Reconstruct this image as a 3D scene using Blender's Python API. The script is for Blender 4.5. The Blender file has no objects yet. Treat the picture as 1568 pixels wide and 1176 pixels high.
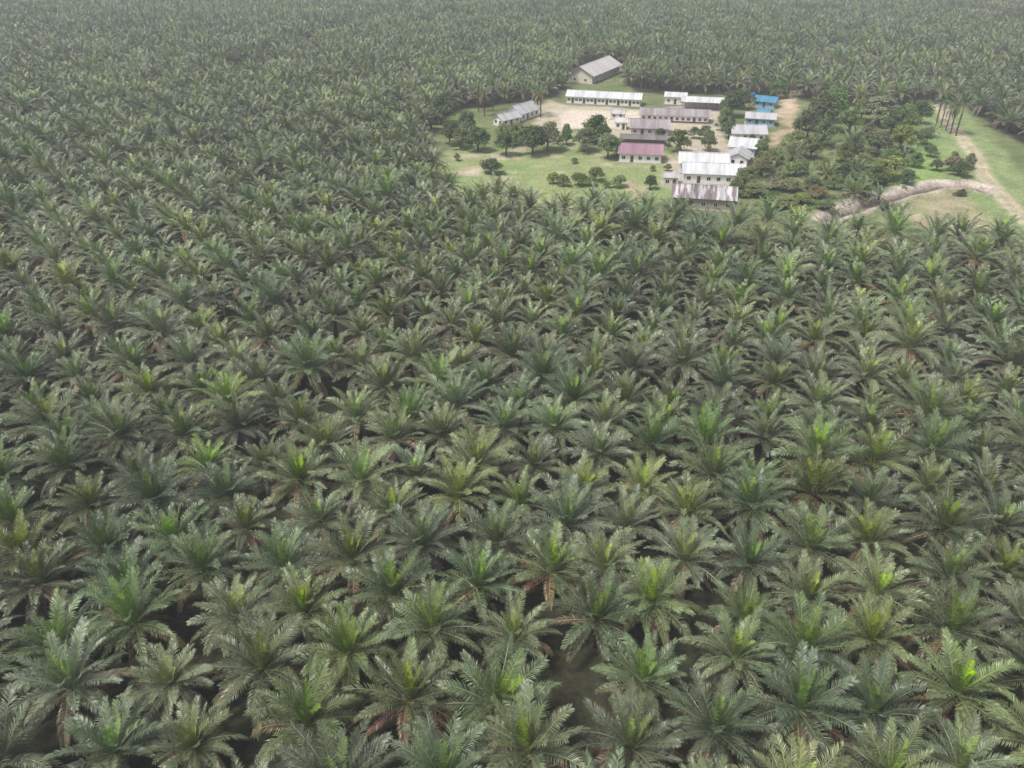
import bpy, math, random
import numpy as np
from mathutils import Vector, Matrix

FPX=1207.0; PITCH=math.atan(727/FPX); H=69.0
cp,sp=math.cos(PITCH),math.sin(PITCH)
def G(x,y,z=0.0):
    """survey coordinate -> ground position in metres"""
    u=(x-784)/FPX; v=(588-y)/FPX
    t=(H-z)/(sp-v*cp)
    return (u*t,(cp+v*sp)*t)
scene=bpy.context.scene
COL=scene.collection
def link(o): COL.objects.link(o); return o

# ------------------------------------------------------------ materials
def newmat(name):
    m=bpy.data.materials.new(name); m.use_nodes=True
    nt=m.node_tree; nt.nodes.clear()
    out=nt.nodes.new('ShaderNodeOutputMaterial'); b=nt.nodes.new('ShaderNodeBsdfPrincipled')
    nt.links.new(b.outputs[0],out.inputs[0])
    return m,nt,b,out
def leaf_mat(name,rough=0.45,spec=0.5,trans=0.15,satv=0.22,valv=0.5):
    m,nt,b,out=newmat(name); N=nt.nodes; L=nt.links
    at=N.new('ShaderNodeAttribute'); at.attribute_name='Col'
    oi=N.new('ShaderNodeObjectInfo')
    nz=N.new('ShaderNodeTexNoise'); nz.inputs['Scale'].default_value=0.018; nz.inputs['Detail'].default_value=3
    L.new(oi.outputs['Location'],nz.inputs['Vector'])
    hs=N.new('ShaderNodeHueSaturation')
    mr=N.new('ShaderNodeMapRange'); mr.inputs['To Min'].default_value=0.468; mr.inputs['To Max'].default_value=0.51
    L.new(oi.outputs['Random'],mr.inputs['Value']); L.new(mr.outputs[0],hs.inputs['Hue'])
    m2=N.new('ShaderNodeMath'); m2.operation='MULTIPLY'; m2.inputs[1].default_value=7.31
    m3=N.new('ShaderNodeMath'); m3.operation='FRACT'
    L.new(oi.outputs['Random'],m2.inputs[0]); L.new(m2.outputs[0],m3.inputs[0])
    mv=N.new('ShaderNodeMapRange'); mv.inputs['To Min'].default_value=1-valv/2; mv.inputs['To Max'].default_value=1+valv/2
    L.new(m3.outputs[0],mv.inputs['Value'])
    mn=N.new('ShaderNodeMapRange'); mn.inputs['From Min'].default_value=.3; mn.inputs['From Max'].default_value=.7
    mn.inputs['To Min'].default_value=0.78; mn.inputs['To Max'].default_value=1.24
    L.new(nz.outputs[0],mn.inputs['Value'])
    mm=N.new('ShaderNodeMath'); mm.operation='MULTIPLY'
    L.new(mv.outputs[0],mm.inputs[0]); L.new(mn.outputs[0],mm.inputs[1]); L.new(mm.outputs[0],hs.inputs['Value'])
    ms=N.new('ShaderNodeMapRange'); ms.inputs['To Min'].default_value=1-satv; ms.inputs['To Max'].default_value=1+satv*.8
    m4=N.new('ShaderNodeMath'); m4.operation='MULTIPLY'; m4.inputs[1].default_value=13.7
    m5=N.new('ShaderNodeMath'); m5.operation='FRACT'
    L.new(oi.outputs['Random'],m4.inputs[0]); L.new(m4.outputs[0],m5.inputs[0]); L.new(m5.outputs[0],ms.inputs['Value'])
    L.new(ms.outputs[0],hs.inputs['Saturation'])
    L.new(at.outputs['Color'],hs.inputs['Color']); L.new(hs.outputs[0],b.inputs['Base Color'])
    b.inputs['Roughness'].default_value=rough; b.inputs['Specular IOR Level'].default_value=spec
    tr=N.new('ShaderNodeBsdfTranslucent'); L.new(hs.outputs[0],tr.inputs['Color'])
    mx=N.new('ShaderNodeMixShader'); mx.inputs[0].default_value=trans
    L.new(b.outputs[0],mx.inputs[1]); L.new(tr.outputs[0],mx.inputs[2]); L.new(mx.outputs[0],out.inputs[0])
    return m
M_PALM=leaf_mat('palm_frond',rough=.4,spec=.55,trans=.12)
M_LEAF=leaf_mat('broad_leaf',rough=.55,spec=.35,trans=.2)
def bark(name,c1,c2,scale):
    m,nt,b,out=newmat(name); N=nt.nodes; L=nt.links
    tc=N.new('ShaderNodeTexCoord'); nz=N.new('ShaderNodeTexNoise'); nz.inputs['Scale'].default_value=scale; nz.inputs['Detail'].default_value=5
    L.new(tc.outputs['Object'],nz.inputs['Vector'])
    cr=N.new('ShaderNodeValToRGB'); cr.color_ramp.elements[0].position=.35; cr.color_ramp.elements[1].position=.65
    cr.color_ramp.elements[0].color=(*c1,1); cr.color_ramp.elements[1].color=(*c2,1)
    L.new(nz.outputs[0],cr.inputs[0]); L.new(cr.outputs[0],b.inputs['Base Color']); b.inputs['Roughness'].default_value=.9
    return m
M_BARK=bark('bark',(.05,.035,.025),(.13,.10,.07),4)
M_WOOD=bark('weathered_wood',(.10,.075,.05),(.2,.16,.12),6)
M_CONC=bark('concrete',(.3,.29,.27),(.42,.40,.37),2)
def wallmat(name,c,dirt=(.35,.28,.2)):
    m,nt,b,out=newmat(name); N=nt.nodes; L=nt.links
    tc=N.new('ShaderNodeTexCoord'); nz=N.new('ShaderNodeTexNoise'); nz.inputs['Scale'].default_value=.9; nz.inputs['Detail'].default_value=6
    L.new(tc.outputs['Object'],nz.inputs['Vector'])
    sx=N.new('ShaderNodeSeparateXYZ'); L.new(tc.outputs['Object'],sx.inputs[0])
    mr=N.new('ShaderNodeMapRange'); mr.inputs['From Min'].default_value=0; mr.inputs['From Max'].default_value=1.2
    mr.inputs['To Min'].default_value=.55; mr.inputs['To Max'].default_value=.05
    L.new(sx.outputs['Z'],mr.inputs['Value'])
    mu=N.new('ShaderNodeMath'); mu.operation='MULTIPLY'; L.new(mr.outputs[0],mu.inputs[0]); L.new(nz.outputs[0],mu.inputs[1])
    mx=N.new('ShaderNodeMixRGB'); mx.inputs[1].default_value=(*c,1); mx.inputs[2].default_value=(*dirt,1)
    L.new(mu.outputs[0],mx.inputs[0]); L.new(mx.outputs[0],b.inputs['Base Color']); b.inputs['Roughness'].default_value=.8
    return m
M_WHITE=wallmat('white_wall',(.76,.75,.73)); M_CREAM=wallmat('cream_wall',(.6,.56,.48)); M_PLANK=wallmat('plank_wall',(.33,.28,.24),(.2,.15,.1))
M_PINKW=wallmat('lilac_wall',(.55,.45,.48)); M_BLUEW=wallmat('blue_wall',(.2,.38,.55))
def roofmat(name,c,c2,mixlo=.4,mixhi=.65,stripe=.35,rough=.55,sheet=1.0):
    m,nt,b,out=newmat(name); N=nt.nodes; L=nt.links
    tc=N.new('ShaderNodeTexCoord')
    mp=N.new('ShaderNodeMapping'); mp.inputs['Scale'].default_value=(1.0,.12,.12); L.new(tc.outputs['Object'],mp.inputs[0])
    nz=N.new('ShaderNodeTexNoise'); nz.inputs['Scale'].default_value=1.1; nz.inputs['Detail'].default_value=5; L.new(mp.outputs[0],nz.inputs['Vector'])
    cr=N.new('ShaderNodeMapRange'); cr.inputs['From Min'].default_value=mixlo; cr.inputs['From Max'].default_value=mixhi
    L.new(nz.outputs[0],cr.inputs['Value'])
    mx=N.new('ShaderNodeMixRGB'); mx.inputs[1].default_value=(*c,1); mx.inputs[2].default_value=(*c2,1); L.new(cr.outputs[0],mx.inputs[0])
    sx=N.new('ShaderNodeSeparateXYZ'); L.new(tc.outputs['Object'],sx.inputs[0])
    fl=N.new('ShaderNodeMath'); fl.operation='MULTIPLY'; fl.inputs[1].default_value=1/sheet; L.new(sx.outputs['X'],fl.inputs[0])
    f2=N.new('ShaderNodeMath'); f2.operation='FLOOR'; L.new(fl.outputs[0],f2.inputs[0])
    wn=N.new('ShaderNodeTexWhiteNoise'); wn.noise_dimensions='1D'; L.new(f2.outputs[0],wn.inputs['W'])
    m3=N.new('ShaderNodeMapRange'); m3.inputs['To Min'].default_value=1-stripe; m3.inputs['To Max'].default_value=1.0; L.new(wn.outputs[0],m3.inputs['Value'])
    hs=N.new('ShaderNodeHueSaturation'); L.new(mx.outputs[0],hs.inputs['Color']); L.new(m3.outputs[0],hs.inputs['Value'])
    L.new(hs.outputs[0],b.inputs['Base Color']); b.inputs['Roughness'].default_value=rough
    wv=N.new('ShaderNodeTexWave'); wv.bands_direction='X'; wv.inputs['Scale'].default_value=1.6; L.new(tc.outputs['Object'],wv.inputs['Vector'])
    bp=N.new('ShaderNodeBump'); bp.inputs['Strength'].default_value=.3; bp.inputs['Distance'].default_value=.05; L.new(wv.outputs[0],bp.inputs['Height']); L.new(bp.outputs[0],b.inputs['Normal'])
    return m
R_WHITE=roofmat('white_metal_roof',(.68,.69,.70),(.50,.50,.51),stripe=.16)
R_GREY=roofmat('grey_metal_roof',(.54,.54,.56),(.40,.39,.39),stripe=.15)
R_PINK=roofmat('maroon_roof',(.36,.21,.26),(.28,.17,.20),stripe=.2)
R_BROWN=roofmat('faded_brown_roof',(.38,.34,.35),(.25,.21,.22),stripe=.2)
R_RUST=roofmat('rusty_striped_roof',(.60,.59,.60),(.24,.18,.18),mixlo=.44,mixhi=.54,stripe=.4)
R_TAN=roofmat('tan_roof',(.64,.60,.59),(.50,.45,.44),stripe=.15)
R_BLUE=roofmat('blue_roof',(.08,.26,.42),(.06,.2,.32),stripe=.1)
R_DARK=roofmat('dark_roof',(.16,.15,.16),(.25,.21,.2),stripe=.2)
def flat(name,c,r=.6):
    return bark(name,tuple(v*.8 for v in c),tuple(v*1.15 for v in c),3)
M_GLASS,_nt,_b,_o=newmat('window_glass'); _b.inputs['Base Color'].default_value=(.02,.025,.03,1); _b.inputs['Roughness'].default_value=.15
M_DOOR=flat('door_wood',(.09,.06,.045)); M_BLUEP=flat('blue_plastic',(.02,.13,.4))
M_MAROON=flat('maroon_paint',(.16,.04,.06))

# ------------------------------------------------------------ mesh helpers
def mesh_from(name,V,F,C=None,mats=(),mi=None,smooth=False):
    me=bpy.data.meshes.new(name); me.from_pydata([tuple(v) for v in V],[],F)
    for m in mats: me.materials.append(m)
    if mi is not None: me.polygons.foreach_set('material_index',mi)
    if C is not None:
        ca=me.color_attributes.new('Col','FLOAT_COLOR','POINT')
        a=np.ones((len(V),4),dtype=np.float32); a[:,:3]=np.array(C,dtype=np.float32); ca.data.foreach_set('color',a.ravel())
    me.update(); return me
def tube(V,F,C,MI,p0,p1,r0,r1,n,col,mi):
    p0=Vector(p0);p1=Vector(p1); d=(p1-p0).normalized()
    a=d.orthogonal().normalized(); b=d.cross(a); s=len(V)
    for p,r in((p0,r0),(p1,r1)):
        for k in range(n):
            q=2*math.pi*k/n; V.append(tuple(p+a*math.cos(q)*r+b*math.sin(q)*r)); C.append(col)
    for k in range(n):
        k2=(k+1)%n; F.append((s+k,s+k2,s+n+k2,s+n+k)); MI.append(mi)

def palm_mesh(name,seed,nf=36,npairs=38,lw=.085,trunk_h=5.0,Lmax=5.5,ndead=5,elspan=92,tr=.38,yg=0.0,bb=0,simple=False):
    R=random.Random(seed); V=[];F=[];C=[];MI=[]
    lean=(R.uniform(-.06,.06),R.uniform(-.06,.06))
    nr=1 if simple else int(trunk_h/.5)+1
    for i in range(nr):
        z0=i*trunk_h/nr; z1=(i+1)*trunk_h/nr
        f0=tr*(1.05 if i%2 else .9)
        tube(V,F,C,MI,(lean[0]*z0,lean[1]*z0,z0),(lean[0]*z1,lean[1]*z1,z1),f0*1.1,f0*.85,6 if simple else 8,(.06,.045,.03),1)
        for k in range(0 if simple else 5):
            a=R.uniform(0,6.28); c=(lean[0]*z0+math.cos(a)*tr*.8,lean[1]*z0+math.sin(a)*tr*.8,z0)
            tube(V,F,C,MI,c,(c[0]+math.cos(a)*.25,c[1]+math.sin(a)*.25,z0+.35),.1,.05,3,(.09,.07,.04),1)
    top=Vector((lean[0]*trunk_h,lean[1]*trunk_h,trunk_h))
    az=R.uniform(0,6.28)
    def frond(az,el,bend,L,col,droop,yel):
        P=top+Vector((math.cos(az)*.25,math.sin(az)*.25,R.uniform(-.1,.3)))
        sway=R.uniform(-.4,.4); roll=R.uniform(-.55,.55); step=L/npairs
        lift0=R.uniform(0,.38)
        prev=None
        for k in range(npairs+1):
            t=k/npairs; th=el-bend*t**1.6; a=az+sway*t
            ct,st=math.cos(th),math.sin(th); ca,sa=math.cos(a),math.sin(a)
            T=Vector((ct*ca,ct*sa,st)); S=Vector((-sa,ca,0)); Nn=T.cross(S)
            rr=roll*t; S2=S*math.cos(rr)+Nn*math.sin(rr); N2=T.cross(S2)
            if k%3==0 or k==npairs:
                w=.085*(1-t)**.8+.012; s=len(V)
                V.append(tuple(P+S2*w-N2*w*.3)); V.append(tuple(P+N2*w*.5)); V.append(tuple(P-S2*w-N2*w*.3))
                rc=(col[0]*1.4+.03,col[1]*1.25+.03,col[2]*1.2+.01)
                C.extend([rc]*3)
                if prev is not None:
                    F.append((prev,prev+1,s+1,s)); F.append((prev+1,prev+2,s+2,s+1)); MI.extend((0,0))
                prev=s
            if t>.12:
                tt=(t-.12)/.88
                prof=max(.0,math.sin(math.pi*(.16+.76*tt)))**.55
                phi=math.radians(72-38*tt)
                for side in(-1,1):
                    if R.random()<.04: continue
                    ll=L*.18*prof*R.uniform(.88,1.1)
                    lift=lift0+R.uniform(-.12,.15)
                    D=(T*math.cos(phi+R.uniform(-.1,.1))+S2*(side*math.sin(phi))+N2*lift).normalized()
                    mid=P+D*(ll*.55)
                    D2=(D+Vector((0,0,-droop*R.uniform(.5,1.4)))).normalized(); tip=mid+D2*(ll*.45)
                    W=(T-D*T.dot(D)).normalized(); om=R.uniform(-.3,.3)
                    W=W*math.cos(om)+D.cross(W)*math.sin(om)
                    s=len(V); hw=lw*.5
                    f=R.uniform(.75,1.25)
                    cb=(col[0]*f,col[1]*f,col[2]*f)
                    ct_=(cb[0]*(1+yel),cb[1]*(1+yel*.6),cb[2])
                    V.append(tuple(P-W*hw*.6)); V.append(tuple(P+W*hw*.6)); V.append(tuple(mid+W*hw)); V.append(tuple(mid-W*hw)); V.append(tuple(tip))
                    C.extend((cb,cb,cb,cb,ct_))
                    F.append((s,s+1,s+2,s+3)); F.append((s+3,s+2,s+4)); MI.extend((0,0))
            P=P+T*step
    def lerp(a,b,x): return tuple(a[i]*(1-x)+b[i]*x for i in range(3))
    spear=(.23,.36,.06); young=(.15,.215,.075); mat=(.125,.168,.09); old=(.12,.13,.066)
    if R.random()<.35: spear=(.24,.42,.06)
    if yg: young=lerp(young,(.22,.28,.065),yg); mat=lerp(mat,(.18,.22,.08),yg)
    for i in range(nf):
        u=i/(nf-1)
        az+=2.39996+R.uniform(-.2,.2)
        el=math.radians(88-elspan*u**1.12+R.uniform(-7,7)); bend=math.radians(8+56*u**.75+R.uniform(-10,16)+bb)
        L=Lmax*(.5+.5*min(1,u/.2+.08))*R.uniform(.85,1.1)
        if u<.09: col=lerp(spear,young,u/.09*.6)
        elif u<.28: col=lerp(young,mat,(u-.09)/.19)
        elif u<.65: col=mat
        else: col=lerp(mat,old,(u-.65)/.35)
        f=R.uniform(.8,1.2); col=tuple(c*f for c in col)
        if u>.83 and R.random()<.35: col=(.20,.165,.09)
        frond(az,el,bend,L,col,.12+.65*u,.12 if u<.6 else .35)
    for i in range(ndead):
        brown=(.19,.125,.08) if R.random()<.6 else (.15,.13,.07)
        frond(R.uniform(0,6.28),math.radians(R.uniform(-45,-5)),math.radians(R.uniform(25,45)),Lmax*R.uniform(.75,.95),brown,1.0,.1)
    return mesh_from(name,V,F,C,(M_PALM,M_BARK),MI)

def tree_mesh(name,seed,h,r,nleaf=2800,ls=.32,col=(.05,.085,.028),col2=(.095,.14,.04)):
    R=random.Random(seed); V=[];F=[];C=[];MI=[]
    th=h*.3; tube(V,F,C,MI,(0,0,-.1),(0.1,0,th),.26,.17,8,(.1,.08,.06),1)
    lobes=[]
    nl=15
    for i in range(nl):
        a=i*2.4+R.uniform(-.5,.5); q=math.sqrt((i+.5)/nl)
        rr=r*.72*q*R.uniform(.65,1.2); z=h*.84-(h*.5)*q**1.8+R.uniform(-.09,.09)*h
        c=Vector((math.cos(a)*rr,math.sin(a)*rr,z)); lr=r*R.uniform(.22,.42)
        lobes.append((c,lr,R.uniform(0,1)))
        m=Vector((c.x*.45,c.y*.45,th+(z-th)*.4))
        tube(V,F,C,MI,(0.05,0,th*R.uniform(.7,1)),m,.13,.08,5,(.1,.08,.06),1)
        tube(V,F,C,MI,m,c,.08,.03,5,(.1,.08,.06),1)
    for k in range(nleaf):
        c,lr,tone=lobes[R.randrange(nl)]
        d=Vector((R.gauss(0,1),R.gauss(0,1),R.gauss(0,1))).normalized()
        if d.z<-.5: d.z*=-.5
        rad=lr*(R.random()**.33)*R.uniform(.85,1.3); p=c+Vector((d.x,d.y,d.z*.9))*rad
        n=(d+Vector((R.gauss(0,.5),R.gauss(0,.5),R.gauss(.9,.5)))).normalized()
        a=n.orthogonal().normalized(); b=n.cross(a); q=R.uniform(0,6.28)
        A=a*math.cos(q)+b*math.sin(q); B=n.cross(A); s1=ls*R.uniform(.6,1.2); s2=s1*.5
        s=len(V)
        for vv in(p-A*s1,p+B*s2,p+A*s1-n*s1*.3,p-B*s2): V.append(tuple(vv))
        m=max(0,min(1,tone*.6+R.uniform(0,.5))); f=R.uniform(.75,1.2)
        cc=tuple((col[i]*(1-m)+col2[i]*m)*f*1.75 for i in range(3)); C.extend([cc]*4)
        F.append((s,s+1,s+2,s+3)); MI.append(0)
    return mesh_from(name,V,F,C,(M_LEAF,M_BARK),MI)

# ------------------------------------------------------------ layout
def poly(pts):
    return np.array([G(*p) for p in pts])
def inpoly(X,Y,P):
    ins=np.zeros(X.shape,bool); n=len(P); j=n-1
    for i in range(n):
        xi,yi=P[i];xj,yj=P[j]
        c=((yi>Y)!=(yj>Y))
        with np.errstate(divide='ignore',invalid='ignore'):
            ins^= c&(X<(xj-xi)*(Y-yi)/(yj-yi+1e-12)+xi)
        j=i
    return ins
def segdist(X,Y,P):
    d=np.full(X.shape,1e9)
    for (ax,ay),(bx,by) in zip(P[:-1],P[1:]):
        dx,dy=bx-ax,by-ay; t=np.clip(((X-ax)*dx+(Y-ay)*dy)/(dx*dx+dy*dy),0,1)
        d=np.minimum(d,np.hypot(X-ax-t*dx,Y-ay-t*dy))
    return d
clearing=poly([(688,268,7),(740,274,7),(830,290,7),(1000,296,7),(1060,308,7),(1150,322,7),(1290,332,7),(1480,344,7),(1600,344,7),(1740,350,7),
  (1700,300),(1600,235),(1530,200),(1480,165),(1420,163),(1330,168),(1210,150),(1110,145),(985,143),(955,128),(952,100),(900,97),(868,120),(862,140),(835,152),(760,163),(700,168),(655,190),(650,225)])
track=poly([(350,118),(430,84),(520,52),(600,25),(640,8)])
ftr=[poly([(1310,8),(1450,13),(1640,24)]),poly([(1480,27),(1640,52)]),poly([(60,6),(300,9),(470,4)])]
holes=[G(335,482,3)+(4.7,),G(603,505,3)+(4.5,),G(428,108,0)+(9,)]
def wob(x,y,s,o=0): return math.sin(x/s+o)*math.cos(y/(s*1.3)+o*2)+.5*math.sin((x+y)/(s*.6)+o*3)
RR=random.Random(5)
th=math.radians(9); S0=8.1
a1=(S0*math.cos(th),S0*math.sin(th)); a2=(S0*math.cos(th+math.pi/3),S0*math.sin(th+math.pi/3))
pts=[]
for i in range(-285,285):
    for j in range(-45,200):
        x=a1[0]*i+a2[0]*j; y=a1[1]*i+a2[1]*j
        if y<-15 or y>1250: continue
        if abs(x)>(y*.74+60): continue
        x+=wob(x,y,70)*2.2; y+=wob(x,y,80,2)*2.2
        x+=RR.gauss(0,.38); y+=RR.gauss(0,.38)
        if RR.random()<.004: continue
        pts.append((x,y))
A=np.array(pts)
keep=~inpoly(A[:,0],A[:,1],clearing)&(segdist(A[:,0],A[:,1],track)>5.5)
for f in ftr: keep&=segdist(A[:,0],A[:,1],f)>14
for hx,hy,hr in holes: keep&=np.hypot(A[:,0]-hx,A[:,1]-hy)>hr
A=A[keep]
near=(A[:,1]<118)
print('palms',len(A),'near',near.sum())
NV=10
THS=[3.7,4.3,4.8,5.2,4.0,4.6,5.4,4.4,4.1,3.6]
YG=[0,0,0.15,0,.5,0,.1,.3,0,.1]
BB=[0,-8,8,0,12,-4,8,0,-10,4]
LM=[5.5,5.8,5.3,5.9,5.7,5.3,6.0,5.2,5.6,5.2]
near_meshes=[palm_mesh('oil_palm_mesh_%d'%i,100+i,nf=35+(i%4)*2,npairs=36,lw=.095,trunk_h=THS[i],Lmax=LM[i],ndead=5+i%4,yg=YG[i],bb=BB[i]) for i in range(NV)]
for (x,y) in A[near]:
    o=bpy.data.objects.new('oil_palm',near_meshes[RR.randrange(NV)]); link(o)
    o.location=(x,y,-.2); o.rotation_euler=(RR.gauss(0,.08),RR.gauss(0,.08),RR.uniform(0,6.28)); s=RR.uniform(.84,1.12); o.scale=(s,s,s*RR.uniform(.9,1.1))
lib=bpy.data.collections.new('palm_variants')
for i in range(NV):
    me=palm_mesh('mid_palm_mesh_%d'%i,200+i,nf=29+i%3,npairs=20,lw=.175,trunk_h=THS[i],Lmax=LM[i],ndead=4,yg=YG[i],bb=BB[i],simple=True)
    lib.objects.link(bpy.data.objects.new('palm_variant_%d'%i,me))
for i in range(NV):
    me=palm_mesh('far_palm_mesh_%d'%i,300+i,nf=23+i%3,npairs=10,lw=.36,trunk_h=THS[i],Lmax=LM[i],ndead=1,yg=YG[i],bb=BB[i],simple=True)
    lib.objects.link(bpy.data.objects.new('palm_variant_far_%d'%i,me))
Fa=A[~near]; n=len(Fa)
me=bpy.data.meshes.new('oil_palm_plantation'); me.vertices.add(n)
co=np.zeros((n,3),dtype=np.float32); co[:,:2]=Fa; co[:,2]=-.2; me.vertices.foreach_set('co',co.ravel())
rng=np.random.default_rng(3)
at=me.attributes.new('rot','FLOAT_VECTOR','POINT'); rv=np.stack([rng.normal(0,.07,n),rng.normal(0,.07,n),rng.uniform(0,6.28,n)],1).astype(np.float32); at.data.foreach_set('vector',rv.ravel())
at=me.attributes.new('scl','FLOAT_VECTOR','POINT'); s=rng.uniform(.84,1.12,n); sv=np.stack([s,s,s*rng.uniform(.9,1.08,n)],1).astype(np.float32); at.data.foreach_set('vector',sv.ravel())
at=me.attributes.new('idx','INT','POINT'); at.data.foreach_set('value',(rng.integers(0,NV,n)+NV*(Fa[:,1]>330)).astype(np.int32))
plant=link(bpy.data.objects.new('oil_palm_plantation',me))
ng=bpy.data.node_groups.new('plantation','GeometryNodeTree')
ng.interface.new_socket(name='Geometry',in_out='INPUT',socket_type='NodeSocketGeometry'); ng.interface.new_socket(name='Geometry',in_out='OUTPUT',socket_type='NodeSocketGeometry')
gi=ng.nodes.new('NodeGroupInput'); go=ng.nodes.new('NodeGroupOutput'); ip=ng.nodes.new('GeometryNodeInstanceOnPoints'); ci=ng.nodes.new('GeometryNodeCollectionInfo')
ci.inputs['Collection'].default_value=lib; ci.inputs['Separate Children'].default_value=True; ci.inputs['Reset Children'].default_value=True
def na(nm,dt):
    q=ng.nodes.new('GeometryNodeInputNamedAttribute'); q.data_type=dt; q.inputs['Name'].default_value=nm; return q.outputs['Attribute']
ng.links.new(gi.outputs[0],ip.inputs['Points']); ng.links.new(ci.outputs[0],ip.inputs['Instance']); ip.inputs['Pick Instance'].default_value=True
ng.links.new(na('idx','INT'),ip.inputs['Instance Index']); ng.links.new(na('rot','FLOAT_VECTOR'),ip.inputs['Rotation']); ng.links.new(na('scl','FLOAT_VECTOR'),ip.inputs['Scale'])
ng.links.new(ip.outputs[0],go.inputs[0])
md=plant.modifiers.new('instances','NODES'); md.node_group=ng

# ------------------------------------------------------------ ground sheet
def axis(lo,hi,d0,d1):
    a=list(np.arange(lo,d0,9.0))+list(np.arange(d0,d1,1.0))+list(np.arange(d1,hi,9.0))
    return np.array([-7000,-4500,-2800,-1800,-1300]+a+[1500,2000,2800,4500,9000],dtype=float)
xs=axis(-720,760,-60,260); ys=axis(-300,1300,165,450)
X,Y=np.meshgrid(xs,ys)
def vnoise(X,Y,sc,seed):
    r=np.random.default_rng(seed).random((256,256)); u=X/sc; v=Y/sc; i=np.floor(u).astype(int); j=np.floor(v).astype(int); fu=u-i; fv=v-j
    fu=fu*fu*(3-2*fu); fv=fv*fv*(3-2*fv); g=lambda a,b:r[a%256,b%256]
    return (g(i,j)*(1-fu)+g(i+1,j)*fu)*(1-fv)+(g(i,j+1)*(1-fu)+g(i+1,j+1)*fu)*fv
def fb(sc,seed): return .6*vnoise(X,Y,sc,seed)+.4*vnoise(X,Y,sc*.43,seed+1)
Xw=X+(fb(6,1)-.5)*6; Yw=Y+(fb(6,5)-.5)*8
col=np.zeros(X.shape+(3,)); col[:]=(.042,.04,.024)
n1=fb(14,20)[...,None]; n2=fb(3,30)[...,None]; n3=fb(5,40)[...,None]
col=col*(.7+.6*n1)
Z=np.zeros(X.shape)
def paint(mask,c,soft=1):
    global col
    m=mask.astype(float)
    for _ in range(soft):
        m=(m+np.roll(m,1,0)+np.roll(m,-1,0)+np.roll(m,1,1)+np.roll(m,-1,1))/5
    m=m[...,None]; cc=np.array(c)*(.72+.56*n2) if not callable(c) else c()
    col=col*(1-m)+cc*m
paint(inpoly(Xw,Yw,clearing),lambda:(np.array((.11,.15,.055))*n1+np.array((.21,.22,.105))*(1-n1))*(.7+.6*n2),2)
for f in ftr: paint(segdist(X,Y,f)<12,(.26,.26,.13))
lawn=poly([(670,240),(700,222),(830,232),(860,205),(960,205),(1040,240),(1030,300),(960,330),(800,320),(680,300)])
paint(inpoly(Xw,Yw,lawn),lambda:(np.array((.20,.27,.095))*(1-n1)+np.array((.29,.31,.15))*n1)*(.8+.4*n2),2)
paint((fb(7,51)>.64)&inpoly(Xw,Yw,lawn),(.38,.34,.22),2)
rgrass=poly([(1395,205),(1440,200),(1460,250),(1450,285),(1400,280),(1370,290),(1390,240)])
paint(inpoly(Xw,Yw,rgrass),lambda:(np.array((.21,.30,.10)))*(.75+.5*n2),2)
yard=poly([(818,170),(838,153),(868,160),(985,168),(1100,160),(1115,180),(1085,195),(1080,222),(1045,235),(1020,215),(950,212),(915,200),(880,197),(845,205),(822,195)])
paint(inpoly(Xw,Yw,yard),lambda:(np.array((.54,.46,.37))*n3+np.array((.36,.33,.23))*(1-n3))*(.85+.3*n2),2)
paint(inpoly(Xw,Yw,poly([(840,168),(980,172),(955,195),(860,200)])),lambda:np.array((.60,.52,.43))*(.88+.24*n2),2)
def road(pp,w,c,soft=1): 
    P=poly(pp); d=segdist(Xw,Yw,P); paint(d<w/2,c,soft)
road([(865,160),(845,190),(850,205),(790,232),(738,258),(715,268)],2.8,(.46,.40,.3),2)
road([(1205,140),(1207,165),(1193,178),(1180,175)],7,(.50,.38,.28),2)
road([(1200,170),(1215,195),(1195,212),(1160,232)],4.5,(.42,.31,.22),2)
road([(1075,222),(1100,232),(1140,250)],4,(.47,.4,.32),2)
paint(inpoly(Xw,Yw,poly([(1080,185),(1110,180),(1110,215),(1140,240),(1140,285),(1010,290),(1015,262),(1035,240),(1060,225)])),lambda:np.array((.45,.38,.3))*(.7+.6*n2),2)
paint(inpoly(Xw,Yw,poly([(1380,318),(1410,298),(1470,290),(1520,310),(1560,345),(1480,360),(1400,345)])),lambda:(np.array((.42,.35,.24))*n3+np.array((.2,.21,.1))*(1-n3))*(.8+.4*n2),2)
rd=[(1438,160),(1452,188),(1475,212),(1496,245),(1516,280),(1555,325),(1620,380)]
P=poly(rd); d=segdist(X+(fb(12,61)-.5)*3,Y,P)
paint(d<10,lambda:np.array((.22,.27,.115))*(.7+.6*n2),3)
paint(d<2.3,(.50,.42,.31),1); 
paint(d<.6,(.33,.31,.19),1)
dpath=[(1270,335),(1310,318),(1350,303),(1395,293),(1440,284),(1478,283),(1505,292)]
P=poly(dpath); d=segdist(X+(fb(9,70)-.5)*4,Y+(fb(9,75)-.5)*4,P)
paint(d<4.5,lambda:np.array((.47,.40,.35))*(.7+.6*n2),1); paint(d<1.6,(.13,.10,.08),1)
Z-=1.4*np.exp(-(d/2.0)**2); Z+=.5*np.exp(-((d-4.6)/1.4)**2)
Z+=(fb(3,90)-.5)*.12*inpoly(X,Y,clearing)
ny,nx=X.shape
V=np.stack([X.ravel(),Y.ravel(),Z.ravel()],1)
idx=np.arange(nx*ny).reshape(ny,nx)
Fq=np.stack([idx[:-1,:-1].ravel(),idx[:-1,1:].ravel(),idx[1:,1:].ravel(),idx[1:,:-1].ravel()],1)
me=bpy.data.meshes.new('ground'); me.vertices.add(len(V)); me.vertices.foreach_set('co',V.astype(np.float32).ravel())
me.loops.add(Fq.size); me.loops.foreach_set('vertex_index',Fq.ravel().astype(np.int32)); me.polygons.add(len(Fq)); me.polygons.foreach_set('loop_start',np.arange(0,Fq.size,4,dtype=np.int32))
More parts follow.
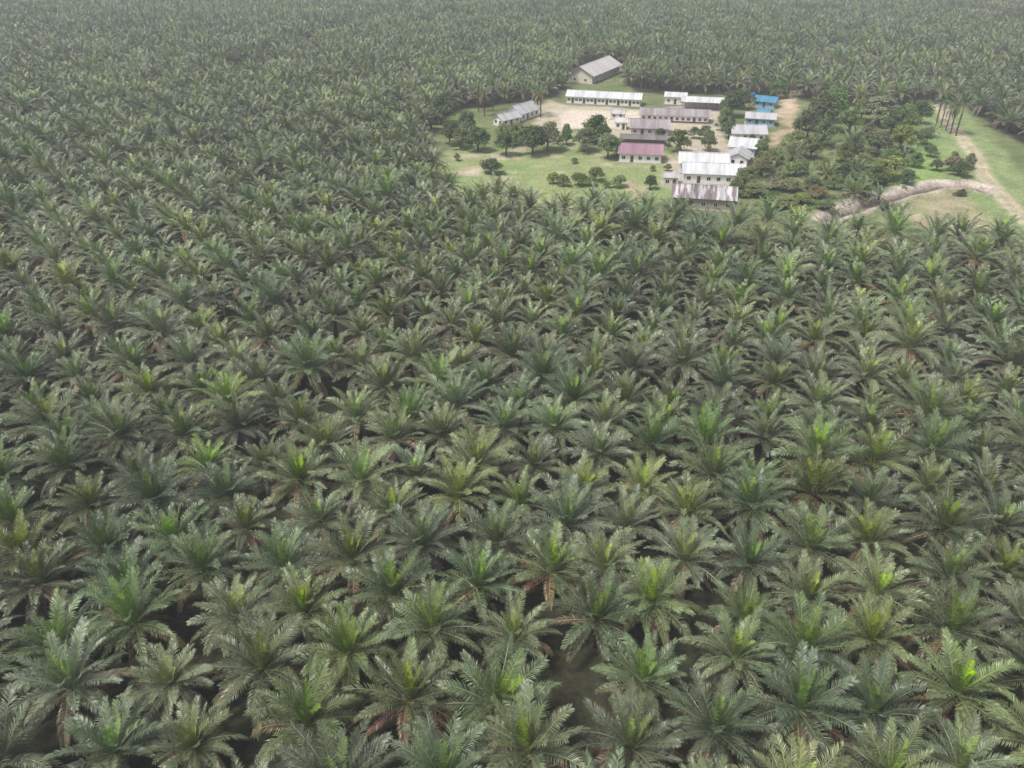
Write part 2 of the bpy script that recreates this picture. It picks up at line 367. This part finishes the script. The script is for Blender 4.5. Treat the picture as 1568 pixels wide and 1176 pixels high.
me.update(calc_edges=True)
ca=me.color_attributes.new('Col','FLOAT_COLOR','POINT'); c4=np.ones((len(V),4),dtype=np.float32); c4[:,:3]=col.reshape(-1,3); ca.data.foreach_set('color',c4.ravel())
M_GR,nt,b,out=newmat('ground'); N=nt.nodes;L=nt.links
at=N.new('ShaderNodeAttribute'); at.attribute_name='Col'; tc=N.new('ShaderNodeTexCoord')
nz=N.new('ShaderNodeTexNoise'); nz.inputs['Scale'].default_value=1.3; nz.inputs['Detail'].default_value=8; nz.inputs['Roughness'].default_value=.7; L.new(tc.outputs['Object'],nz.inputs['Vector'])
mr=N.new('ShaderNodeMapRange'); mr.inputs['From Min'].default_value=.3; mr.inputs['From Max'].default_value=.7; mr.inputs['To Min'].default_value=.5; mr.inputs['To Max'].default_value=1.5; L.new(nz.outputs[0],mr.inputs['Value'])
hs=N.new('ShaderNodeHueSaturation'); L.new(at.outputs['Color'],hs.inputs['Color']); L.new(mr.outputs[0],hs.inputs['Value'])
nz2=N.new('ShaderNodeTexNoise'); nz2.inputs['Scale'].default_value=.25; nz2.inputs['Detail'].default_value=4; L.new(tc.outputs['Object'],nz2.inputs['Vector'])
m2=N.new('ShaderNodeMapRange'); m2.inputs['From Min'].default_value=.35; m2.inputs['From Max'].default_value=.65; m2.inputs['To Min'].default_value=.48; m2.inputs['To Max'].default_value=.53; L.new(nz2.outputs[0],m2.inputs['Value']); L.new(m2.outputs[0],hs.inputs['Hue'])
L.new(hs.outputs[0],b.inputs['Base Color']); b.inputs['Roughness'].default_value=1; b.inputs['Specular IOR Level'].default_value=.1
bp=N.new('ShaderNodeBump'); bp.inputs['Strength'].default_value=.6; bp.inputs['Distance'].default_value=.2; L.new(nz.outputs[0],bp.inputs['Height']); L.new(bp.outputs[0],b.inputs['Normal'])
me.materials.append(M_GR); link(bpy.data.objects.new('ground',me))

# ------------------------------------------------------------ buildings
def box(V,F,x0,x1,y0,y1,z0,z1):
    s=len(V); V.extend([(x0,y0,z0),(x1,y0,z0),(x1,y1,z0),(x0,y1,z0),(x0,y0,z1),(x1,y0,z1),(x1,y1,z1),(x0,y1,z1)])
    F.extend([(s,s+3,s+2,s+1),(s+4,s+5,s+6,s+7),(s,s+1,s+5,s+4),(s+1,s+2,s+6,s+5),(s+2,s+3,s+7,s+6),(s+3,s,s+4,s+7)])
def part(name,V,F,mat,parent):
    o=bpy.data.objects.new(name,mesh_from(name,V,F,None,(mat,))); link(o); o.parent=parent; return o
def building(name,px,py,L_,W_,yaw,wh=2.8,rh=1.5,roof=R_GREY,wall=M_WHITE,ov=.7,nw=4,veranda=0,ports=False,doors=1,band=None,zlift=0):
    e=link(bpy.data.objects.new(name,None)); e.empty_display_size=2
    x,y=G(px,py); e.location=(x,y,zlift); e.rotation_euler=(0,0,math.radians(yaw))
    hl,hw=L_/2,W_/2
    V=[(-hl,-hw,-.3),(hl,-hw,-.3),(hl,hw,-.3),(-hl,hw,-.3),(-hl,-hw,wh),(hl,-hw,wh),(hl,hw,wh),(-hl,hw,wh),(-hl,0,wh+rh),(hl,0,wh+rh)]
    F=[(0,1,5,4),(2,3,7,6),(1,2,6,9,5),(3,0,4,8,7)]
    if not ports: part('walls',V,F,wall,e)
    else:
        V=[];F=[]
        n=max(3,int(L_/4))
        for i in range(n+1):
            xx=-hl+L_*i/n
            for yy in(-hw,0,hw): box(V,F,xx-.1,xx+.1,yy-.1,yy+.1,-.2,wh+ (rh if yy==0 else 0)-.05)
        part('posts',V,F,M_WOOD,e)
        V=[];F=[]; box(V,F,-hl*.96,hl*.96,hw*.35,hw*.9,0,wh*.9); part('back_walls',V,F,wall,e)
    sl=rh/hw; V=[];F=[]; t=.12; X0,X1=-hl-ov,hl+ov
    ye=hw+ov; ze=wh-sl*ov+.05
    vw=veranda
    yf=-(ye+vw); zf=ze-vw*.18
    zr=wh+rh+.05
    pr=[(yf,zf),(-ye,ze),(0,zr),(ye,ze)]
    for X_ in(X0,X1):
        for (a,b_) in pr: V.append((X_,a,b_+t))
        for (a,b_) in pr: V.append((X_,a,b_))
    F=[(0,8,9,1),(1,9,10,2),(2,10,11,3),(4,5,13,12),(5,6,14,13),(6,7,15,14),(0,4,12,8),(3,11,15,7),(0,1,5,4),(1,2,6,5),(2,3,7,6),(8,12,13,9),(9,13,14,10),(10,14,15,11)]
    if vw==0:
        F=[(1,9,10,2),(2,10,11,3),(5,6,14,13),(6,7,15,14),(1,5,13,9),(3,11,15,7),(1,2,6,5),(2,3,7,6),(9,13,14,10),(10,14,15,11)]
    part('roof',V,F,roof,e)
    V=[];F=[]; box(V,F,X0-.05,X1+.05,-.18,.18,zr+t-.04,zr+t+.06); part('ridge_cap',V,F,roof,e)
    V=[];F=[]; box(V,F,-hl-.5,hl+.5,-hw-.5-vw,hw+.5,-.3,.14); part('floor_slab',V,F,M_CONC,e)
    if vw:
        V=[];F=[]; n=max(3,int(L_/3))
        for i in range(n+1):
            xx=-hl+L_*i/n; box(V,F,xx-.07,xx+.07,yf+.35,yf+.49,.14,zf+.06)
        part('veranda_posts',V,F,M_WHITE,e)
    if band: 
        V=[];F=[]; box(V,F,-hl-.02,hl+.02,-hw-.02,hw+.02,-.25,.75); part('painted_base',V,F,band,e)
    if not ports:
        Vg=[];Fg=[];Vf=[];Ff=[];Vd=[];Fd=[]
        n=nw+doors; 
        for sgn in(-1,1):
            for i in range(n):
                cx=-hl+L_*(i+.5)/n; yy=sgn*hw
                isdoor=(i%max(2,(n//max(doors,1)))==1) and doors
                if isdoor:
                    box(Vd,Fd,cx-.5,cx+.5,min(yy,yy+sgn*.06),max(yy,yy+sgn*.06),.16,2.2)
                else:
                    box(Vf,Ff,cx-.62,cx+.62,min(yy,yy+sgn*.05),max(yy,yy+sgn*.05),.98,2.12)
                    for q in(-.28,.28): box(Vg,Fg,cx+q-.24,cx+q+.24,min(yy,yy+sgn*.08),max(yy,yy+sgn*.08),1.06,2.04)
        for sgn in(-1,1):
            xx=sgn*hl
            for cy in(-hw*.45,hw*.45):
                box(Vf,Ff,min(xx,xx+sgn*.05),max(xx,xx+sgn*.05),cy-.6,cy+.6,.9,2.1)
                box(Vg,Fg,min(xx,xx+sgn*.08),max(xx,xx+sgn*.08),cy-.5,cy+.5,1.0,2.0)
        part('window_frames',Vf,Ff,M_WHITE,e); part('window_glass',Vg,Fg,M_GLASS,e)
        if Vd: part('doors',Vd,Fd,M_DOOR,e)
    return e
building('workers_barracks',925,158,30,7,-14,wh=3,rh=1.5,roof=R_WHITE,nw=14,doors=5,veranda=0)
building('estate_hall',910,118,34,12,62,wh=4,rh=3.2,roof=R_TAN,wall=M_CREAM,nw=8,ov=1.2)
building('white_house',800,180,12,7,55,wh=3,rh=2.2,roof=R_GREY,nw=3)
building('white_house',776,190,9,5,45,wh=2.6,rh=1.5,roof=R_GREY,nw=2)
building('office_building',1034,158,8,6,-14,wh=3.2,rh=1,roof=R_WHITE,nw=2)
building('open_storage_shed',1079,167,18,7,-12,wh=3.4,rh=1.1,roof=R_WHITE,wall=M_CREAM,ports=True)
building('row_house',1032,185,25,7,-10,wh=2.9,rh=1.5,roof=R_BROWN,wall=M_WHITE,nw=9,doors=3,band=M_MAROON)
building('brown_roof_house',994,204,13,8,-8,wh=2.9,rh=2,roof=R_BROWN,wall=M_PINKW,nw=4)
building('small_hut',951,197,4,4,-14,wh=2.8,rh=1.1,roof=R_TAN,nw=1,doors=1,ov=.4)
building('small_hut',946,182,5,4,-14,wh=2.4,rh=1,roof=R_GREY,wall=M_CREAM,nw=1,doors=1,ov=.4)
building('low_shed',985,222,15,4,-8,wh=2.6,rh=.7,roof=R_DARK,wall=M_PLANK,ports=True)
building('maroon_roof_house',980,244,13,8.5,-9,wh=3,rh=1.9,roof=R_PINK,nw=4,veranda=0,band=None)
building('white_roof_house',1090,276,17,8,-8,wh=3.2,rh=1.8,roof=R_WHITE,nw=5)
building('white_roof_house',1075,262,14,7,-8,wh=3.6,rh=1.9,roof=R_WHITE,nw=4)
building('rusty_roof_warehouse',1076,312,16,10,-12,wh=3.2,rh=1.8,roof=R_RUST,wall=M_PLANK,nw=4)
building('small_shed',1026,282,4,5,-8,wh=2.6,rh=.6,roof=R_GREY,wall=M_CREAM,nw=1,ov=.3)
building('grey_roof_house',1143,213,11,8,-5,wh=3,rh=1.8,roof=R_GREY,nw=3)
building('grey_roof_house',1137,234,8,9,-20,wh=3,rh=1.8,roof=R_WHITE,nw=3)
building('grey_roof_house',1130,250,8,6,70,wh=2.8,rh=1.4,roof=R_GREY,nw=3)
building('blue_roof_house',1172,163,8,6,-30,wh=2.6,rh=1.4,roof=R_BLUE,wall=M_BLUEW,nw=2)
building('blue_roof_house',1163,190,10,6,-15,wh=2.8,rh=1.3,roof=R_GREY,wall=M_BLUEW,nw=3)
building('small_hut',1168,184,4,4,-30,wh=2.8,rh=1.3,roof=R_BLUE,wall=M_BLUEW,nw=1,doors=1)
building('small_hut',428,112,9,6,20,wh=4,rh=2,roof=R_WHITE,nw=2,doors=1)
e=link(bpy.data.objects.new('water_tank_tower',None)); x,y=G(1150,163); e.location=(x,y,0)
V=[];F=[]
for a in(-1,1):
    for b_ in(-1,1): box(V,F,a-.1,a+.1,b_-.1,b_+.1,0,3.6)
box(V,F,-1.3,1.3,-1.3,1.3,3.6,3.75); part('stand',V,F,M_WOOD,e)
V=[];F=[];C=[];MI=[]
for z0,z1,r0,r1 in((3.76,5.1,1,1),(5.1,5.4,1,.6),(5.4,5.5,.6,.01)): tube(V,F,C,MI,(0,0,z0),(0,0,z1),r0,r1,16,(1,1,1),0)
part('tank',V,F,M_BLUEP,e)

# ------------------------------------------------------------ settlement trees
TM=[tree_mesh('broadleaf_mesh_%d'%i,40+i,1.0*7,3.6,col=c1,col2=c2) for i,(c1,c2) in enumerate([((.045,.075,.022),(.09,.13,.035)),((.055,.08,.03),(.11,.13,.05)),((.04,.062,.025),(.075,.10,.04)),((.065,.10,.025),(.14,.18,.045)),((.07,.075,.035),(.14,.13,.06)),((.05,.08,.025),(.10,.14,.04))])]
def tree(name,px,py,wpx,hm=None,ti=None,z=0):
    x,y=G(px,py); sc=(py+139)*cp/H
    r=wpx/2/sc; o=bpy.data.objects.new(name,TM[RR.randrange(6) if ti is None else ti]); link(o)
    s=r/3.6; h=(hm or r*2*.95)/7; o.location=(x,y,0); o.rotation_euler=(RR.gauss(0,.05),RR.gauss(0,.05),RR.uniform(0,6.28)); o.scale=(s*RR.uniform(.85,1.15),s*RR.uniform(.85,1.15),h)
for a in [(676,190,48),(660,200,34),(688,222,40),(705,228,36),(732,232,42),(715,205,40),(775,238,42),(790,222,38),(815,238,52),(838,232,50),(868,222,28),(895,232,40),(912,222,50),(930,243,44),(945,238,30),
          (1037,234,40),(1085,232,34),(1078,215,26),(1118,180,46),(1136,168,36),(1110,195,34),(1115,212,30),(1105,200,26),(1062,212,20),(1010,212,18),(926,210,22)]: tree('mango_tree',*a,ti=RR.choice([0,1,2,5]))
for a in [(753,266,40,5,2),(847,282,24,4,3),(862,285,22,4,3),(886,284,26,4.5,3),(912,278,30,5,3),(905,285,20,3.5,3),(948,287,28,4,3),(995,290,28,4.5,2),(930,288,14,2,3),(1140,285,36,6,1),(1125,300,30,5,0),(770,212,26,6,3),(868,212,20,6,3),(1000,262,12,2,3),(1022,262,14,2.5,5),(880,250,12,2,3),(700,246,14,2.5,4),(1050,248,14,3,5),(1150,222,16,4,1)]: tree('fruit_tree',a[0],a[1],a[2],a[3],a[4])
for a in [(1250,200,58,15,2),(1232,215,44,12,1),(1272,186,44,13,0),(1300,205,40,9,5),(1345,190,56,11,1),(1385,205,44,11,1),(1345,238,40,8,0),(1375,232,48,10,3),(1290,250,36,7,0),(1265,268,30,5,4),(1240,244,34,8,1),
          (1180,255,38,6,1),(1165,270,36,6,4),(1165,240,26,6,0),(1190,292,40,4,4),(1150,300,36,4,1),(1200,318,48,3.5,1),(1228,312,36,3,3),(1262,322,38,3,0),(1300,292,38,6,0),(1275,290,30,5,5),(1340,283,38,6,0),(1362,276,40,8,3),(1388,283,32,5,2),(1322,258,34,5,1),(1405,190,38,9,2),(1320,186,36,9,5),(1215,228,32,7,3),(1330,212,26,6,4),(1258,226,36,10,0),(1308,236,34,7,2),(1362,256,34,6,5),(1225,268,32,5,0),(1240,290,34,4,5),(1288,272,30,5,2),(1398,256,26,5,0),(1360,206,34,9,0),(1210,292,30,4,3),(1180,312,34,3.5,0),(1318,300,26,4,5),
          (1425,240,22,4,1),(1412,222,28,6,0),(1458,262,34,6,4),(1470,270,30,5,1),(1482,258,20,5,0),(1205,270,28,5,3),(1250,304,32,4,4),(1190,150,34,8,0),(1222,200,22,5,1),(1350,322,26,2.5,2),(1470,300,20,2,4),(1436,262,20,4,1)]:
    tree('broadleaf_tree',a[0]+RR.uniform(-3,3),a[1],a[2]*1.08,a[3],a[4])
CP=[palm_mesh('coconut_palm_mesh_%d'%i,400+i,nf=18,npairs=24,lw=.12,trunk_h=9+i,Lmax=4.2,ndead=1,elspan=110,tr=.17) for i in range(2)]
for (px,py) in [(742,178),(733,172),(803,172),(822,176),(828,180),(755,170),(700,160),(1440,195),(1448,200),(1455,205),(1463,208),(1434,188),(1190,140)]:
    x,y=G(px,py); o=link(bpy.data.objects.new('coconut_palm',CP[RR.randrange(2)])); o.location=(x,y,0); o.rotation_euler=(0,0,RR.uniform(0,6.28)); s=RR.uniform(.8,1.1); o.scale=(s,s,s)
YP=palm_mesh('young_palm_mesh',501,nf=22,npairs=26,lw=.12,trunk_h=1.6,Lmax=5,ndead=1)
for (px,py,s) in [(1305,305,1),(1322,300,.8),(1212,248,1.1),(1225,240,.8),(1345,306,.7),(1265,275,.9),(1425,210,.8),(1380,250,.8),(640,215,.9),(1005,128,1),(1300,228,1.1),(1180,275,.8),(1310,270,.9),(1360,250,.8)]:
    x,y=G(px,py); o=link(bpy.data.objects.new('young_palm',YP)); o.location=(x,y,0); o.rotation_euler=(0,0,RR.uniform(0,6.28)); o.scale=(s,s,s)
V=[];F=[];C=[];MI=[]
scrub=poly([(1150,240),(1230,200),(1320,200),(1420,215),(1400,285),(1350,300),(1290,325),(1180,335),(1130,300)])
mnx,mny=scrub.min(0); mxx,mxy=scrub.max(0); cnt=0
R=random.Random(77)
while cnt<420:
    x=R.uniform(mnx,mxx); y=R.uniform(mny,mxy)
    if not inpoly(np.array([x]),np.array([y]),scrub)[0]: continue
    cnt+=1; rr=R.uniform(.4,1.8); hh=R.uniform(.3,1.5); tone=R.random()
    for k in range(int(30*rr)):
        d=Vector((R.gauss(0,1),R.gauss(0,1),abs(R.gauss(0,1)))).normalized(); p=Vector((x+d.x*rr,y+d.y*rr,d.z*hh))
        n=(d+Vector((R.gauss(0,.6),R.gauss(0,.6),.8))).normalized(); a=n.orthogonal().normalized(); b_=n.cross(a); q=.26*R.uniform(.7,1.4); s=len(V)
        for vv in(p-a*q,p+b_*q*.6,p+a*q,p-b_*q*.6): V.append(tuple(vv))
        f=R.uniform(1.1,1.9); C.extend([((.06+.05*tone)*f,(.095+.05*tone)*f,.038*f)]*4); F.append((s,s+1,s+2,s+3)); MI.append(0)
link(bpy.data.objects.new('scrub_undergrowth',mesh_from('scrub',V,F,C,(M_LEAF,),MI)))

# ------------------------------------------------------------ haze, light, world, camera
V=[];F=[]; box(V,F,-1500,1500,-400,1900,-8,140)
m=bpy.data.materials.new('haze'); m.use_nodes=True; nt=m.node_tree; nt.nodes.clear(); o_=nt.nodes.new('ShaderNodeOutputMaterial'); vs=nt.nodes.new('ShaderNodeVolumeScatter')
vs.inputs['Color'].default_value=(.86,.94,1,1); vs.inputs['Density'].default_value=.00042; vs.inputs['Anisotropy'].default_value=0; nt.links.new(vs.outputs[0],o_.inputs['Volume'])
link(bpy.data.objects.new('atmospheric_haze',mesh_from('haze',V,F,None,(m,))))
el=math.radians(60); azs=math.radians(-125)
sd=Vector((math.sin(azs)*math.cos(el),math.cos(azs)*math.cos(el),math.sin(el)))
ld=bpy.data.lights.new('sun','SUN'); ld.energy=3.6; ld.angle=math.radians(12); ld.color=(1,.975,.94)
lo=link(bpy.data.objects.new('sun',ld)); lo.rotation_euler=sd.to_track_quat('Z','Y').to_euler(); lo.location=(0,0,200)
w=bpy.data.worlds.new('World'); scene.world=w; w.use_nodes=True; nt=w.node_tree; bg=nt.nodes['Background']
sky=nt.nodes.new('ShaderNodeTexSky'); sky.sky_type='NISHITA'; sky.sun_disc=False; sky.sun_elevation=el; sky.sun_rotation=azs%(2*math.pi); sky.dust_density=3; sky.air_density=1
hs=nt.nodes.new('ShaderNodeHueSaturation'); hs.inputs['Saturation'].default_value=.4; nt.links.new(sky.outputs[0],hs.inputs['Color']); nt.links.new(hs.outputs[0],bg.inputs['Color']); bg.inputs['Strength'].default_value=.15
cam=bpy.data.cameras.new('camera'); cam.sensor_width=36; cam.lens=36*FPX/1568; cam.clip_end=20000; cam.clip_start=.5
co_=link(bpy.data.objects.new('camera',cam)); co_.location=(0,0,H); co_.rotation_euler=(math.pi/2-PITCH,0,0); scene.camera=co_
scene.view_settings.view_transform='Standard'; scene.view_settings.look='None'; scene.view_settings.exposure=0
